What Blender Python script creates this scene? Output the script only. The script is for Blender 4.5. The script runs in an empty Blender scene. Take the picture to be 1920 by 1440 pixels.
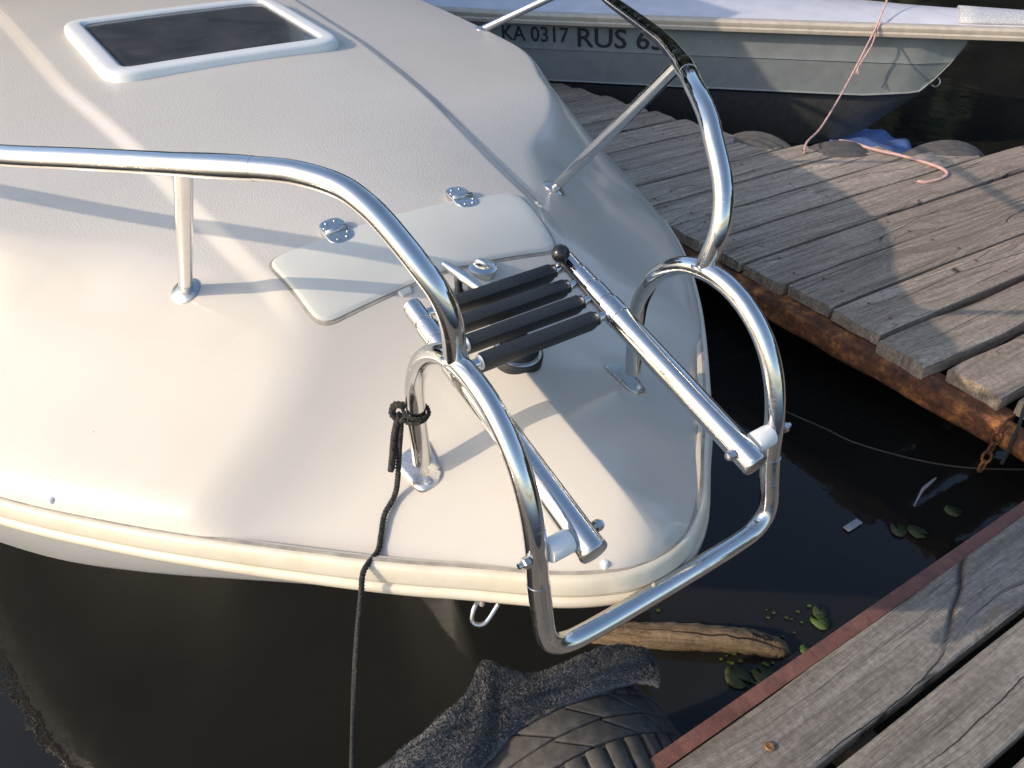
import bpy, bmesh, math, random
import numpy as np
from mathutils import Matrix, Vector
random.seed(7); rng = np.random.default_rng(7)
scn = bpy.context.scene
# ------------------------------------------------------------------ camera
cam_d = bpy.data.cameras.new('camera'); cam = bpy.data.objects.new('camera', cam_d); scn.collection.objects.link(cam)
CR = np.array([[0.5544, 0.8322, -0.0072], [0.4897, -0.3332, -0.8057], [-0.6729, 0.4432, -0.5923]])
u_, s_, v_ = np.linalg.svd(CR); CR = u_ @ v_
CAM = np.array([0, -.65, 1.75])
M = Matrix.Identity(4)
for i in range(3):
    M[i][0] = CR[0][i]; M[i][1] = -CR[1][i]; M[i][2] = -CR[2][i]; M[i][3] = CAM[i]
cam.matrix_world = M
cam_d.sensor_width = 36; cam_d.lens = 1490 / 1920 * 36; cam_d.clip_start = .02; cam_d.clip_end = 3000
scn.camera = cam
# ------------------------------------------------------------------ light
LD = Vector((.23, 1.0, -.485)).normalized()          # the way sunlight travels
el = math.asin(-LD.z)
w = bpy.data.worlds.new('World'); scn.world = w; w.use_nodes = True
nt = w.node_tree; sky = nt.nodes.new('ShaderNodeTexSky'); sky.sky_type = 'NISHITA'; sky.sun_disc = False
sky.sun_elevation = el; sky.sun_rotation = math.atan2(-LD.x, -LD.y); sky.dust_density = 1.6; sky.air_density = 1.0; sky.ozone_density = 1.0
bg = nt.nodes['Background']; bg.inputs['Strength'].default_value = .15
nt.links.new(sky.outputs[0], bg.inputs[0])
sun_d = bpy.data.lights.new('sun', 'SUN'); sun_d.energy = 2.0; sun_d.angle = math.radians(.55); sun_d.color = (1, .84, .66)
sun = bpy.data.objects.new('sun', sun_d); scn.collection.objects.link(sun); sun.rotation_euler = LD.to_track_quat('-Z', 'Y').to_euler()
sun.location = (-4, -8, 6)
scn.view_settings.view_transform = 'Standard'; scn.view_settings.look = 'None'; scn.view_settings.gamma = 1
scn.view_settings.exposure = .84
try: scn.view_settings.use_curve_mapping = False
except Exception: pass
scn.cycles.caustics_reflective = True; scn.cycles.blur_glossy = .3
scn.cycles.max_bounces = 8; scn.cycles.glossy_bounces = 5; scn.cycles.diffuse_bounces = 4
C = scn.collection
# ------------------------------------------------------------------ helpers
def link(name, me, mat=None, parent=None, smooth=True, kind=None):
    o = bpy.data.objects.new(name, me); C.objects.link(o)
    if mat is not None and not me.materials: me.materials.append(mat)
    if parent is not None: o.parent = parent
    if smooth:
        me.polygons.foreach_set('use_smooth', [True] * len(me.polygons))
    if kind: o['kind'] = kind
    return o
def mesh(name, v, f, mat=None, parent=None, smooth=True, kind=None):
    me = bpy.data.meshes.new(name); me.from_pydata([tuple(map(float, p)) for p in v], [], [tuple(map(int, q)) for q in f]); me.update()
    return link(name, me, mat, parent, smooth, kind)
def sharp(o, ang=35):
    bm = bmesh.new(); bm.from_mesh(o.data); a = math.radians(ang)
    for e in bm.edges:
        e.smooth = not (len(e.link_faces) == 2 and e.calc_face_angle(0) > a)
    bm.to_mesh(o.data); bm.free(); return o
def empty(name, loc=(0, 0, 0), parent=None):
    o = bpy.data.objects.new(name, None); C.objects.link(o); o.location = loc; o.empty_display_size = .1
    if parent: o.parent = parent
    return o
def tag(o, label, cat, group=None):
    o['label'] = label; o['category'] = cat
    if group: o['group'] = group
    return o
def catmull(P, n):
    P = np.array(P, float); Q = np.vstack([2 * P[0] - P[1], P, 2 * P[-1] - P[-2]]); out = []
    for i in range(1, len(Q) - 2):
        p0, p1, p2, p3 = Q[i - 1], Q[i], Q[i + 1], Q[i + 2]
        for t in np.linspace(0, 1, n, endpoint=False):
            out.append(.5 * ((2 * p1) + (-p0 + p2) * t + (2 * p0 - 5 * p1 + 4 * p2 - p3) * t * t + (-p0 + 3 * p1 - 3 * p2 + p3) * t ** 3))
    out.append(Q[-2]); return np.array(out)
def nrm(a): return a / (np.linalg.norm(a) + 1e-12)
def tube_geo(pts, r, segs=20, caps=True, prof=None, up0=None):
    P = np.array(pts, float); n = len(P)
    r = np.full(n, r) if np.isscalar(r) else np.interp(np.linspace(0, 1, n), np.linspace(0, 1, len(r)), r)
    T = np.gradient(P, axis=0); T = np.array([nrm(t) for t in T])
    up = np.array([0, 0, 1.]) if up0 is None else np.array(up0, float)
    if abs(T[0] @ up) > .95: up = np.array([0, 1., 0])
    N = nrm(up - T[0] * (up @ T[0])); V = []; F = []
    for i in range(n):
        N = nrm(N - T[i] * (N @ T[i])); B = np.cross(T[i], N)
        for k in range(segs):
            a = 2 * math.pi * k / segs
            V.append(P[i] + r[i] * (N * math.cos(a) + B * math.sin(a)))
    for i in range(n - 1):
        for k in range(segs):
            k2 = (k + 1) % segs
            F.append((i * segs + k, i * segs + k2, (i + 1) * segs + k2, (i + 1) * segs + k))
    if caps:
        F.append(tuple(range(segs))[::-1]); F.append(tuple((n - 1) * segs + k for k in range(segs)))
    return V, F
def tube(name, pts, r, mat, parent=None, segs=20, smooth_n=0, **k):
    if smooth_n: pts = catmull(pts, smooth_n)
    V, F = tube_geo(pts, r, segs, **k); o = mesh(name, V, F, mat, parent); return sharp(o, 60)
def merge(geos):
    V = []; F = []
    for v, f in geos:
        b = len(V); V += list(v); F += [tuple(i + b for i in q) for q in f]
    return V, F
def lathe_geo(prof, center, axis=(0, 0, 1), segs=28):
    """prof = [(radius, height)]"""
    ax = nrm(np.array(axis, float)); t = np.array([1., 0, 0]) if abs(ax[0]) < .9 else np.array([0, 1., 0])
    a = nrm(np.cross(ax, t)); b = np.cross(ax, a); c = np.array(center, float); V = []; F = []
    for r, h in prof:
        for k in range(segs):
            th = 2 * math.pi * k / segs; V.append(c + ax * h + (a * math.cos(th) + b * math.sin(th)) * r)
    for i in range(len(prof) - 1):
        for k in range(segs):
            k2 = (k + 1) % segs; F.append((i * segs + k, i * segs + k2, (i + 1) * segs + k2, (i + 1) * segs + k))
    F.append(tuple(range(segs))[::-1]); F.append(tuple((len(prof) - 1) * segs + k for k in range(segs)))
    return V, F
def lathe(name, prof, center, axis, mat, parent=None, segs=28, ang=40):
    V, F = lathe_geo(prof, center, axis, segs); return sharp(mesh(name, V, F, mat, parent), ang)
def box_geo(c, s, rot=None):
    c = np.array(c, float); h = np.array(s, float) / 2
    V = [np.array([x, y, z]) * h for x in (-1, 1) for y in (-1, 1) for z in (-1, 1)]
    if rot is not None: V = [np.array(rot) @ v for v in V]
    V = [v + c for v in V]
    F = [(0, 1, 3, 2), (4, 6, 7, 5), (0, 4, 5, 1), (2, 3, 7, 6), (0, 2, 6, 4), (1, 5, 7, 3)]
    return V, F
def bevel(o, w=.004, seg=2):
    bm = bmesh.new(); bm.from_mesh(o.data)
    bmesh.ops.bevel(bm, geom=list(bm.edges), offset=w, segments=seg, affect='EDGES', profile=.6)
    bm.to_mesh(o.data); bm.free(); o.data.polygons.foreach_set('use_smooth', [True] * len(o.data.polygons)); return sharp(o, 50)
def box(name, c, s, mat, parent=None, rot=None, bev=.004, seg=2):
    V, F = box_geo(c, s, rot); o = mesh(name, V, F, mat, parent, smooth=False)
    return bevel(o, bev, seg) if bev else o
# ------------------------------------------------------------------ materials
class NT:
    def __init__(s, name):
        s.m = bpy.data.materials.new(name); s.m.use_nodes = True; s.t = s.m.node_tree
        s.b = s.t.nodes['Principled BSDF']
    def n(s, typ, **kw):
        x = s.t.nodes.new(typ)
        for k, v in kw.items():
            if k in x.inputs: x.inputs[k].default_value = v
            else: setattr(x, k, v)
        return x
    def l(s, a, b): s.t.links.new(a, b)
    def coord(s, scale=(1, 1, 1), rnd=True, kind='Object', rot=(0, 0, 0)):
        tc = s.n('ShaderNodeTexCoord'); mp = s.n('ShaderNodeMapping'); mp.inputs['Scale'].default_value = scale; mp.inputs['Rotation'].default_value = rot
        if rnd:
            oi = s.n('ShaderNodeObjectInfo'); ad = s.n('ShaderNodeVectorMath', operation='SCALE'); ad.inputs[0].default_value = (37, 91, 53)
            s.l(oi.outputs['Random'], ad.inputs['Scale']); a2 = s.n('ShaderNodeVectorMath', operation='ADD')
            s.l(tc.outputs[kind], a2.inputs[0]); s.l(ad.outputs[0], a2.inputs[1]); s.l(a2.outputs[0], mp.inputs['Vector'])
        else: s.l(tc.outputs[kind], mp.inputs['Vector'])
        return mp.outputs[0]
    def noise(s, vec, scale, detail=4, rough=.55, dist=0):
        x = s.n('ShaderNodeTexNoise'); x.inputs['Scale'].default_value = scale; x.inputs['Detail'].default_value = detail
        x.inputs['Roughness'].default_value = rough; x.inputs['Distortion'].default_value = dist; s.l(vec, x.inputs['Vector']); return x.outputs['Fac']
    def ramp(s, fac, stops, interp='LINEAR'):
        r = s.n('ShaderNodeValToRGB'); r.color_ramp.interpolation = interp; e = r.color_ramp.elements
        while len(e) < len(stops): e.new(.5)
        for i, (p, c) in enumerate(stops):
            e[i].position = p; e[i].color = (*c, 1) if len(c) == 3 else (c[0],) * 3 + (1,)
        s.l(fac, r.inputs[0]); return r.outputs[0]
    def mix(s, f, a, b, mode='MIX'):
        m = s.n('ShaderNodeMix', data_type='RGBA', blend_type=mode)
        for sock, val in ((m.inputs[0], f), (m.inputs[6], a), (m.inputs[7], b)):
            if hasattr(val, 'links'): s.l(val, sock)
            else: sock.default_value = val if not isinstance(val, tuple) else (*val, 1)
        return m.outputs[2]
    def math(s, op, a, b=0.):
        m = s.n('ShaderNodeMath', operation=op)
        for i, val in enumerate((a, b)):
            if hasattr(val, 'links'): s.l(val, m.inputs[i])
            else: m.inputs[i].default_value = val
        return m.outputs[0]
    def bump(s, h, strength=.3, dist=.002, prev=None):
        b = s.n('ShaderNodeBump'); b.inputs['Strength'].default_value = strength; b.inputs['Distance'].default_value = dist; s.l(h, b.inputs['Height'])
        if prev is not None: s.l(prev, b.inputs['Normal'])
        s.l(b.outputs[0], s.b.inputs['Normal']); return b.outputs[0]
    def set(s, **k):
        for key, v in k.items():
            i = s.b.inputs[key.replace('_', ' ')]
            if hasattr(v, 'links'): s.l(v, i)
            else: i.default_value = (*v, 1) if isinstance(v, tuple) else v
        return s
def simple(name, col, rough=.5, metal=0., var=.12, scale=30, bump=0., **kw):
    m = NT(name); v = m.coord(); f = m.noise(v, scale, 5)
    lo = tuple(c * (1 - var) for c in col); hi = tuple(min(1, c * (1 + var)) for c in col)
    m.set(Base_Color=m.ramp(f, [(.3, lo), (.7, hi)]), Roughness=rough, Metallic=metal, **kw)
    if bump: m.bump(f, bump, .003)
    return m.m
def mat_gel():
    m = NT('gelcoat'); v = m.coord(rnd=False, kind='Object')
    big = m.noise(v, 2.2, 4); spk = m.noise(v, 90, 2); stain = m.noise(v, 5, 3, .5)
    c = m.ramp(big, [(.3, (.535, .497, .44)), (.7, (.565, .527, .47))])
    c = m.mix(m.ramp(stain, [(.45, (0,)), (.85, (.22,))]), c, (.52, .47, .40))
    vo = m.n('ShaderNodeTexVoronoi'); vo.inputs['Scale'].default_value = 15; m.l(v, vo.inputs['Vector'])
    dots = m.ramp(vo.outputs['Distance'], [(.020, (1,)), (.034, (0,))])
    c = m.mix(m.math('MULTIPLY', dots, .6), c, (.25, .19, .13))
    for k_, (rz, sc_) in enumerate(((.5, 26), (1.3, 21), (-.35, 30))):
        mp_ = m.coord((1, .035, 1), rnd=False, rot=(0, 0, rz)); sn_ = m.noise(mp_, sc_ * 6, 2, .5)
        ms_ = m.noise(v, 3.1 + k_, 2)
        c = m.mix(m.math('MULTIPLY', m.ramp(sn_, [(.72, (0,)), (.76, (.35,))]), m.ramp(ms_, [(.50, (0,)), (.60, (1,))])), c, (.40, .36, .30))
    run = m.noise(m.coord((9, 1.2, 1), rnd=False, rot=(0, 0, .25)), 2.2, 5, .6)
    c = m.mix(m.ramp(run, [(.52, (0,)), (.8, (.30,))]), c, (.50, .45, .36))
    # fine moulded grain on the trodden top between the knuckles, none on the sloping sides
    sx = m.n('ShaderNodeSeparateXYZ'); m.l(v, sx.inputs[0])
    g = m.n('ShaderNodeNewGeometry'); sn = m.n('ShaderNodeSeparateXYZ'); m.l(g.outputs['Normal'], sn.inputs[0])
    topm = m.math('MULTIPLY', m.ramp(sn.outputs[2], [(.90, (0,)), (.96, (1,))]), m.ramp(m.math('ADD', m.math('MULTIPLY', sx.outputs[0], -1.), 0), [(.0, (0,)), (1., (1,))]))
    aft = m.math('LESS_THAN', sx.outputs[0], -1.05); topm = m.math('MULTIPLY', m.ramp(sn.outputs[2], [(.90, (0,)), (.96, (1,))]), aft)
    gr = m.noise(v, 300, 2, .6)
    wav = m.noise(v, 14, 3)
    b = m.bump(m.math('MULTIPLY', gr, topm), .55, .0018)
    m.bump(wav, .03, .003, b)
    rgh = m.math('ADD', m.math('MULTIPLY', topm, .24), m.math('ADD', m.math('MULTIPLY', stain, .06), .13))
    m.set(Base_Color=c, Roughness=rgh, Specular_IOR_Level=.4); return m.m
def mat_steel(name='polished_steel', rough=.06, col=(.68, .67, .65)):
    m = NT(name); v = m.coord(); sc = m.noise(m.coord((6, 6, 60)), 8, 4, .7); sm = m.noise(v, 26, 4, .6)
    sc2 = m.noise(v, 220, 3, .7)
    m.set(Base_Color=m.mix(m.ramp(sm, [(.45, (0,)), (.8, (.5,))]), col, tuple(c * .78 for c in col)), Metallic=1.,
          Roughness=m.math('ADD', m.math('MULTIPLY', m.ramp(sc, [(.45, (0,)), (.75, (1,))]), .20), m.math('ADD', m.math('MULTIPLY', m.ramp(sm, [(.5, (0,)), (.62, (1,))]), .10), rough)))
    m.bump(sc2, .035, .001); return m.m
def mat_wood(name, dark, mid, light, rough=.85, axis_scale=(1, 1, 1), warp=.12):
    """grain runs along local Y; end offset differs for each plank"""
    m = NT(name); v0 = m.coord((1, 1, 1)); 
    kn = m.n('ShaderNodeTexVoronoi'); kn.voronoi_dimensions = '2D'; kn.inputs['Scale'].default_value = 1.; kn.inputs['Randomness'].default_value = 1.
    km = m.n('ShaderNodeMapping'); km.inputs['Scale'].default_value = (5.2, 1.5, 1); m.l(v0, km.inputs['Vector']); m.l(km.outputs[0], kn.inputs['Vector'])
    kd = kn.outputs['Distance']
    kw = m.ramp(kd, [(.0, (1,)), (.10, (.75,)), (.22, (.28,)), (.42, (0,))], 'EASE')
    sx = m.n('ShaderNodeSeparateXYZ'); m.l(v0, sx.inputs[0])
    slow = m.noise(m.coord((2, .5, 2)), 1.4, 2)
    wob = m.noise(m.coord((14, 3, 14)), 1., 3)
    xx = m.math('ADD', sx.outputs[0], m.math('ADD', m.math('MULTIPLY', kw, .040), m.math('ADD', m.math('MULTIPLY', slow, .020), m.math('MULTIPLY', wob, .006))))
    def grain(sy, sc, det, ro):
        cb = m.n('ShaderNodeCombineXYZ'); m.l(xx, cb.inputs[0]); m.l(m.math('MULTIPLY', sx.outputs[1], sy), cb.inputs[1]); m.l(m.math('MULTIPLY', sx.outputs[2], .5), cb.inputs[2])
        return m.noise(cb.outputs[0], sc, det, ro)
    g1 = grain(.022, 170, 5, .65); g2 = grain(.03, 38, 4, .6); g3 = grain(.05, 420, 3, .6)
    blot = m.noise(v0, 6.5, 6, .65); fine = m.noise(v0, 75, 4, .7)
    base = m.ramp(g2, [(.30, dark), (.5, mid), (.72, light)])
    base = m.mix(m.ramp(g1, [(.34, (.85,)), (.47, (0,))]), base, tuple(c * .42 for c in dark))
    base = m.mix(m.ramp(g3, [(.30, (.55,)), (.5, (0,))]), base, tuple(c * .5 for c in dark))
    base = m.mix(m.ramp(g3, [(.58, (0,)), (.72, (.5,))]), base, tuple(min(1, c * 1.2) for c in light))
    base = m.mix(m.ramp(blot, [(.35, (.0,)), (.75, (.6,))]), base, tuple(c * .72 for c in mid))
    base = m.mix(m.ramp(fine, [(.40, (.35,)), (.58, (0,))]), base, tuple(c * .6 for c in dark))
    core = m.ramp(kd, [(.025, (1,)), (.07, (0,))])
    base = m.mix(m.math('MULTIPLY', core, .5), base, (.21, .15, .09))
    # long drying cracks, a few to a board
    cm = m.n('ShaderNodeCombineXYZ'); m.l(m.math('ADD', xx, m.math('MULTIPLY', m.noise(m.coord((1, 5, 1)), 2.5, 4), .016)), cm.inputs[0]); m.l(m.math('MULTIPLY', sx.outputs[1], .05), cm.inputs[1])
    cr = m.n('ShaderNodeTexVoronoi'); cr.voronoi_dimensions = '2D'; cr.feature = 'DISTANCE_TO_EDGE'; cr.inputs['Scale'].default_value = 9; m.l(cm.outputs[0], cr.inputs['Vector'])
    crack = m.ramp(cr.outputs['Distance'], [(.0, (1,)), (.010, (0,))])
    crk = m.math('MULTIPLY', crack, m.ramp(m.noise(m.coord((1.5, .8, 1)), 2.0, 2), [(.48, (0,)), (.54, (1,))]))
    base = m.mix(m.math('MULTIPLY', crk, .9), base, (.012, .010, .008))
    oi = m.n('ShaderNodeObjectInfo'); hs = m.n('ShaderNodeHueSaturation'); m.l(base, hs.inputs['Color'])
    m.l(m.math('ADD', m.math('MULTIPLY', oi.outputs['Random'], .35), .85), hs.inputs['Value'])
    spk = m.noise(v0, 130, 2); fleck = m.ramp(spk, [(.78, (0,)), (.82, (1,))])
    col = m.mix(m.math('MULTIPLY', fleck, .6), hs.outputs[0], (.45, .43, .39))
    h = m.math('ADD', m.math('MULTIPLY', g1, .7), m.math('ADD', m.math('MULTIPLY', g3, .3), m.math('ADD', m.math('MULTIPLY', g2, .6), m.math('MULTIPLY', crk, -1.6))))
    m.bump(m.math('ADD', h, m.math('MULTIPLY', fine, .4)), .8, .006); m.set(Base_Color=col, Roughness=rough, Specular_IOR_Level=.25); return m.m
def mat_rust(name, cols, rough=.8, scale=18):
    m = NT(name); v = m.coord(); a = m.noise(v, scale, 8, .7); b = m.noise(v, scale * 5, 5, .7)
    c = m.ramp(a, [(.30, cols[0]), (.5, cols[1]), (.68, cols[2])]); c = m.mix(m.ramp(b, [(.45, (0,)), (.7, (.6,))]), c, cols[0])
    m.set(Base_Color=c, Roughness=rough); m.bump(m.math('ADD', a, m.math('MULTIPLY', b, .5)), .6, .006); return m.m
def mat_water():
    m = NT('river_water'); v = m.coord(rnd=False); n1 = m.noise(v, 2.6, 3, .5, .4); n2 = m.noise(v, 16, 3, .5, .3); murk = m.noise(v, 1.6, 4)
    m.set(Base_Color=m.ramp(murk, [(.3, (.012, .0118, .0105)), (.7, (.018, .0172, .0150))]), Roughness=.03, IOR=1.33, Specular_IOR_Level=.5)
    b = m.bump(n1, .10, .04); m.bump(n2, .13, .006, b); return m.m
GEL = mat_gel(); STEEL = mat_steel(); STEEL2 = mat_steel('weathered_steel', .22, (.62, .61, .59))
def mat_rub():
    m = NT('rub_rail_vinyl'); v = m.coord(rnd=False); a = m.noise(v, 12, 6, .7); b = m.noise(v, 3, 3); sc = m.noise(m.coord((1, 1, 7), rnd=False), 55, 4, .7)
    c = m.ramp(a, [(.3, (.58, .51, .385)), (.55, (.64, .59, .48)), (.8, (.60, .52, .375))])
    c = m.mix(m.ramp(sc, [(.66, (0,)), (.78, (.6,))]), c, (.36, .28, .18))
    m.set(Base_Color=c, Roughness=.45); m.bump(a, .12, .004); return m.m
RUB = mat_rub()
BLACKP = simple('black_tread_plastic', (.020, .022, .024), .55, bump=.15, scale=160, var=.25)
BALL = simple('black_glossy_ball', (.015, .016, .018), .22, var=.1)
WHITEP = simple('white_nylon', (.78, .78, .76), .4, var=.04)
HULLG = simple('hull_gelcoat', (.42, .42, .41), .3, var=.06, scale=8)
LIDM = simple('hatch_gelcoat', (.60, .585, .52), .35, var=.03, scale=6, bump=.02)
SEAM = simple('seam_dirt', (.33, .295, .25), .8, var=.3)
FRAMEP = simple('white_frame_plastic', (.70, .71, .69), .35, var=.03, scale=9)
ROPEB = None
# ------------------------------------------------------------------ setting: water
wv = []; wf = []
xs = [-900, -60, -12, -6, -4, -3, -2, -1, 0, 1, 3, 8, 60, 900]
for i, a in enumerate(xs):
    for j, b_ in enumerate(xs): wv.append((a, b_, 0))
n_ = len(xs)
for i in range(n_ - 1):
    for j in range(n_ - 1): wf.append((i * n_ + j, (i + 1) * n_ + j, (i + 1) * n_ + j + 1, i * n_ + j + 1))
water = mesh('water', wv, wf, mat_water(), kind='structure')
# ------------------------------------------------------------------ the white cabin boat
boat = empty('cabin_boat', (-2.5, 0, 0)); BO = np.array([-2.5, 0, 0])
tag(boat, 'white fibreglass cabin boat with chrome bow rails and folded ladder', 'boat')
def kid(o, p=None):
    """parent with the world position kept"""
    p = p or boat; o.parent = p; o.matrix_parent_inverse = Matrix.Translation(-_wl(p)); return o
def _wl(p):
    v = Vector(p.location)
    while p.parent is not None:
        v = v + Vector(p.matrix_parent_inverse.translation) + Vector(p.parent.location); p = p.parent
    return v
HALF = [(-.574, 0), (-.577, .035), (-.592, .08), (-.637, .150), (-.732, .252), (-.834, .361), (-1.036, .552), (-1.205, .699), (-1.412, .857), (-1.65, 1.0), (-1.95, 1.11), (-2.4, 1.2), (-3.2, 1.26), (-4.6, 1.28), (-6.6, 1.25)]
EDGE = catmull([(x, -y) for x, y in HALF[::-1]] + HALF[1:], 24)
def ze(x): return np.maximum(.86 + .1 * x, .69)
XZ = [-6.6, -4.5, -3.3, -2.43, -2.0, -1.4, -1.2, -.946, -.7, -.6, -.5]; ZZ = [1.22, 1.20, 1.17, 1.135, 1.11, 1.052, 1.016, .935, .872, .845, .81]
_zc = catmull(list(zip(XZ, ZZ)), 12)
def smin(a, b, k):
    h = np.clip(.5 + .5 * (b - a) / k, 0, 1); return b * (1 - h) + a * h - k * h * (1 - h)
def sstep(a, b, x):
    t = np.clip((x - a) / (b - a), 0, 1); return t * t * (3 - 2 * t)
def dist_edge(x, y):
    out = np.empty(x.shape); A = EDGE[:-1]; D = EDGE[1:] - A; L = (D ** 2).sum(1)
    for i in range(0, len(x), 4000):
        px = x[i:i + 4000, None]; py = y[i:i + 4000, None]
        t = np.clip(((px - A[:, 0]) * D[:, 0] + (py - A[:, 1]) * D[:, 1]) / L, 0, 1)
        out[i:i + 4000] = np.sqrt((px - A[:, 0] - t * D[:, 0]) ** 2 + (py - A[:, 1] - t * D[:, 1]) ** 2).min(1)
    return out
def zdeck(x, y, step=True):
    x = np.atleast_1d(np.asarray(x, float)); y = np.atleast_1d(np.asarray(y, float)); a = abs(y); d = dist_edge(x, y)
    sl = .74 + .43 * sstep(-1.6, -2.05, x) + .55 * sstep(-2.0, -2.5, x)
    zs = ze(x) + .018 * (1 - np.exp(-d / .012)) + sl * d + .0012 * np.sin(d * 30) * sstep(0, .05, d)
    zc = np.interp(x, _zc[:, 0], _zc[:, 1]); wq = sstep(-1.3, -.95, x)
    zt = zc - (wq * .42 * (np.sqrt(a * a + .003 ** 2) - .003) + (1 - wq) * (.28 - .20 * sstep(-1.42, -2.0, x)) * a * a)
    z = smin(zs, zt, .024)
    if step:
        yi = np.interp(x, [-3.6, -2.5, -1.78, -1.33, -1.1], [.47, .42, .34, .29, .27])
        z = z + .014 * sstep(yi + .042, yi, a) * sstep(-1.20, -1.36, x) * sstep(-3.7, -3.45, x)
    return z
def zd(x, y): return float(zdeck([x], [y])[0])
# deck sheet: rows follow the edge, columns run in to the spine
R_ = 190; ev = EDGE
rad = np.concatenate([[0, .002, .005, .009, .014, .02, .03], np.linspace(.042, 1, R_)])
xsp = np.minimum(ev[:, 0] - .10, -.74); xsp = np.where(ev[:, 0] < -1.2, ev[:, 0] - .02 - .08 * sstep(-1.6, -1.2, ev[:, 0]), xsp)
# keep spine monotone from the bow aft
half = len(ev) // 2
for i in range(half - 1, -1, -1): xsp[i] = min(xsp[i], xsp[i + 1])
for i in range(half + 1, len(ev)): xsp[i] = min(xsp[i], xsp[i - 1])
GX = ev[:, 0][:, None] * (1 - rad) + xsp[:, None] * rad; GY = ev[:, 1][:, None] * (1 - rad)
GZ = zdeck(GX.ravel(), GY.ravel()).reshape(GX.shape)
nr = len(rad); V = np.stack([GX.ravel(), GY.ravel(), GZ.ravel()], 1)
F = [(i * nr + j, i * nr + j + 1, (i + 1) * nr + j + 1, (i + 1) * nr + j) for i in range(len(ev) - 1) for j in range(nr - 1)]
deck = kid(mesh('deck', V, [q[::-1] for q in F], GEL))
if deck.data.polygons[len(deck.data.polygons) // 3].normal.z < 0: deck.data.flip_normals()
# rub rail: two beads swept round the edge
nE = np.gradient(EDGE, axis=0); nE = np.stack([nE[:, 1], -nE[:, 0]], 1); nE /= np.linalg.norm(nE, axis=1)[:, None]
mid_i = len(EDGE) // 2
if nE[mid_i, 0] < 0: nE = -nE
def sweep_edge(name, prof, mat, closed=True):
    V = []; F = []; m = len(prof)
    for i in range(len(EDGE)):
        zz = float(ze(EDGE[i, 0]))
        for o, h in prof: V.append((EDGE[i, 0] + nE[i, 0] * o, EDGE[i, 1] + nE[i, 1] * o, zz + h))
    for i in range(len(EDGE) - 1):
        for k in range(m if closed else m - 1):
            k2 = (k + 1) % m; F.append((i * m + k, (i + 1) * m + k, (i + 1) * m + k2, i * m + k2))
    o = mesh(name, V, F, mat); bm = bmesh.new(); bm.from_mesh(o.data); bmesh.ops.recalc_face_normals(bm, faces=bm.faces); bm.to_mesh(o.data); bm.free()
    return kid(sharp(o, 50))
rub = sweep_edge('rub_rail', [(-.012, -.004), (-.002, -.001), (.005, -.001), (.010, -.003), (.0130, -.008), (.0150, -.018), (.0165, -.030), (.0160, -.0355), (.0135, -.0375), (.0135, -.0395), (.0175, -.0415), (.0205, -.046), (.0210, -.053), (.0185, -.059), (.012, -.063), (-.012, -.063)], RUB)
sweep_edge('deck_seam', [(-.0035, .0012), (.0022, .0006), (.0022, -.003), (-.0035, -.003)], SEAM)
HR = [(0, 0, -.060, .004), (0, 0, -.074, 0), (.02, .02, -.10, 0), (.07, .07, -.14, 0), (.20, .21, -.20, 0), (.40, .42, -.32, 0), (.58, .62, -.52, 0), (.75, .85, -.80, 0), (.9, 1.0, -1.0, 0)]
HV = []; HF = []
for i in range(len(EDGE)):
    for f_, g_, h_, o_ in HR: q_ = float(sstep(-.80, -1.45, EDGE[i, 0])); k_ = 1.5 - .55 * q_; HV.append(((EDGE[i, 0] - g_ * .55 * k_) + nE[i, 0] * o_, EDGE[i, 1] * (1 - min(1, f_ * .75 * k_)) + nE[i, 1] * o_, float(ze(EDGE[i, 0])) + h_ - (.075 * q_ if h_ < -.07 else 0)))
for i in range(len(EDGE) - 1):
    for k in range(len(HR) - 1): HF.append((i * len(HR) + k, (i + 1) * len(HR) + k, (i + 1) * len(HR) + k + 1, i * len(HR) + k + 1))
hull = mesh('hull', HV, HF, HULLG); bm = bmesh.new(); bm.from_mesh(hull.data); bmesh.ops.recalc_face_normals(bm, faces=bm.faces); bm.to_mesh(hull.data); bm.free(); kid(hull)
# scratched plugs over the rail screws
for (x, y) in ((-.6045, -.085), (-1.315, -.775)):
    lathe_o = lathe('screw_cap', [(.0065, -.006), (.0065, .002), (.005, .0045), (.002, .0055)], (x, y, zd(x, y)), (0, 0, 1), WHITEP, segs=14); kid(lathe_o)
# nicks in the rubbing strip
for (i_, hh) in ((mid_i - 26, -.052), (mid_i - 17, -.030), (mid_i - 21, -.055), (mid_i - 92, -.058)):
    p = EDGE[i_] + nE[i_] * .026; kid(lathe('nick', [(.0045, -.004), (.004, .0), (.0015, .0016)], (p[0], p[1], float(ze(EDGE[i_, 0])) + hh), (nE[i_][0], nE[i_][1], 0), SEAM, segs=8))
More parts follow.
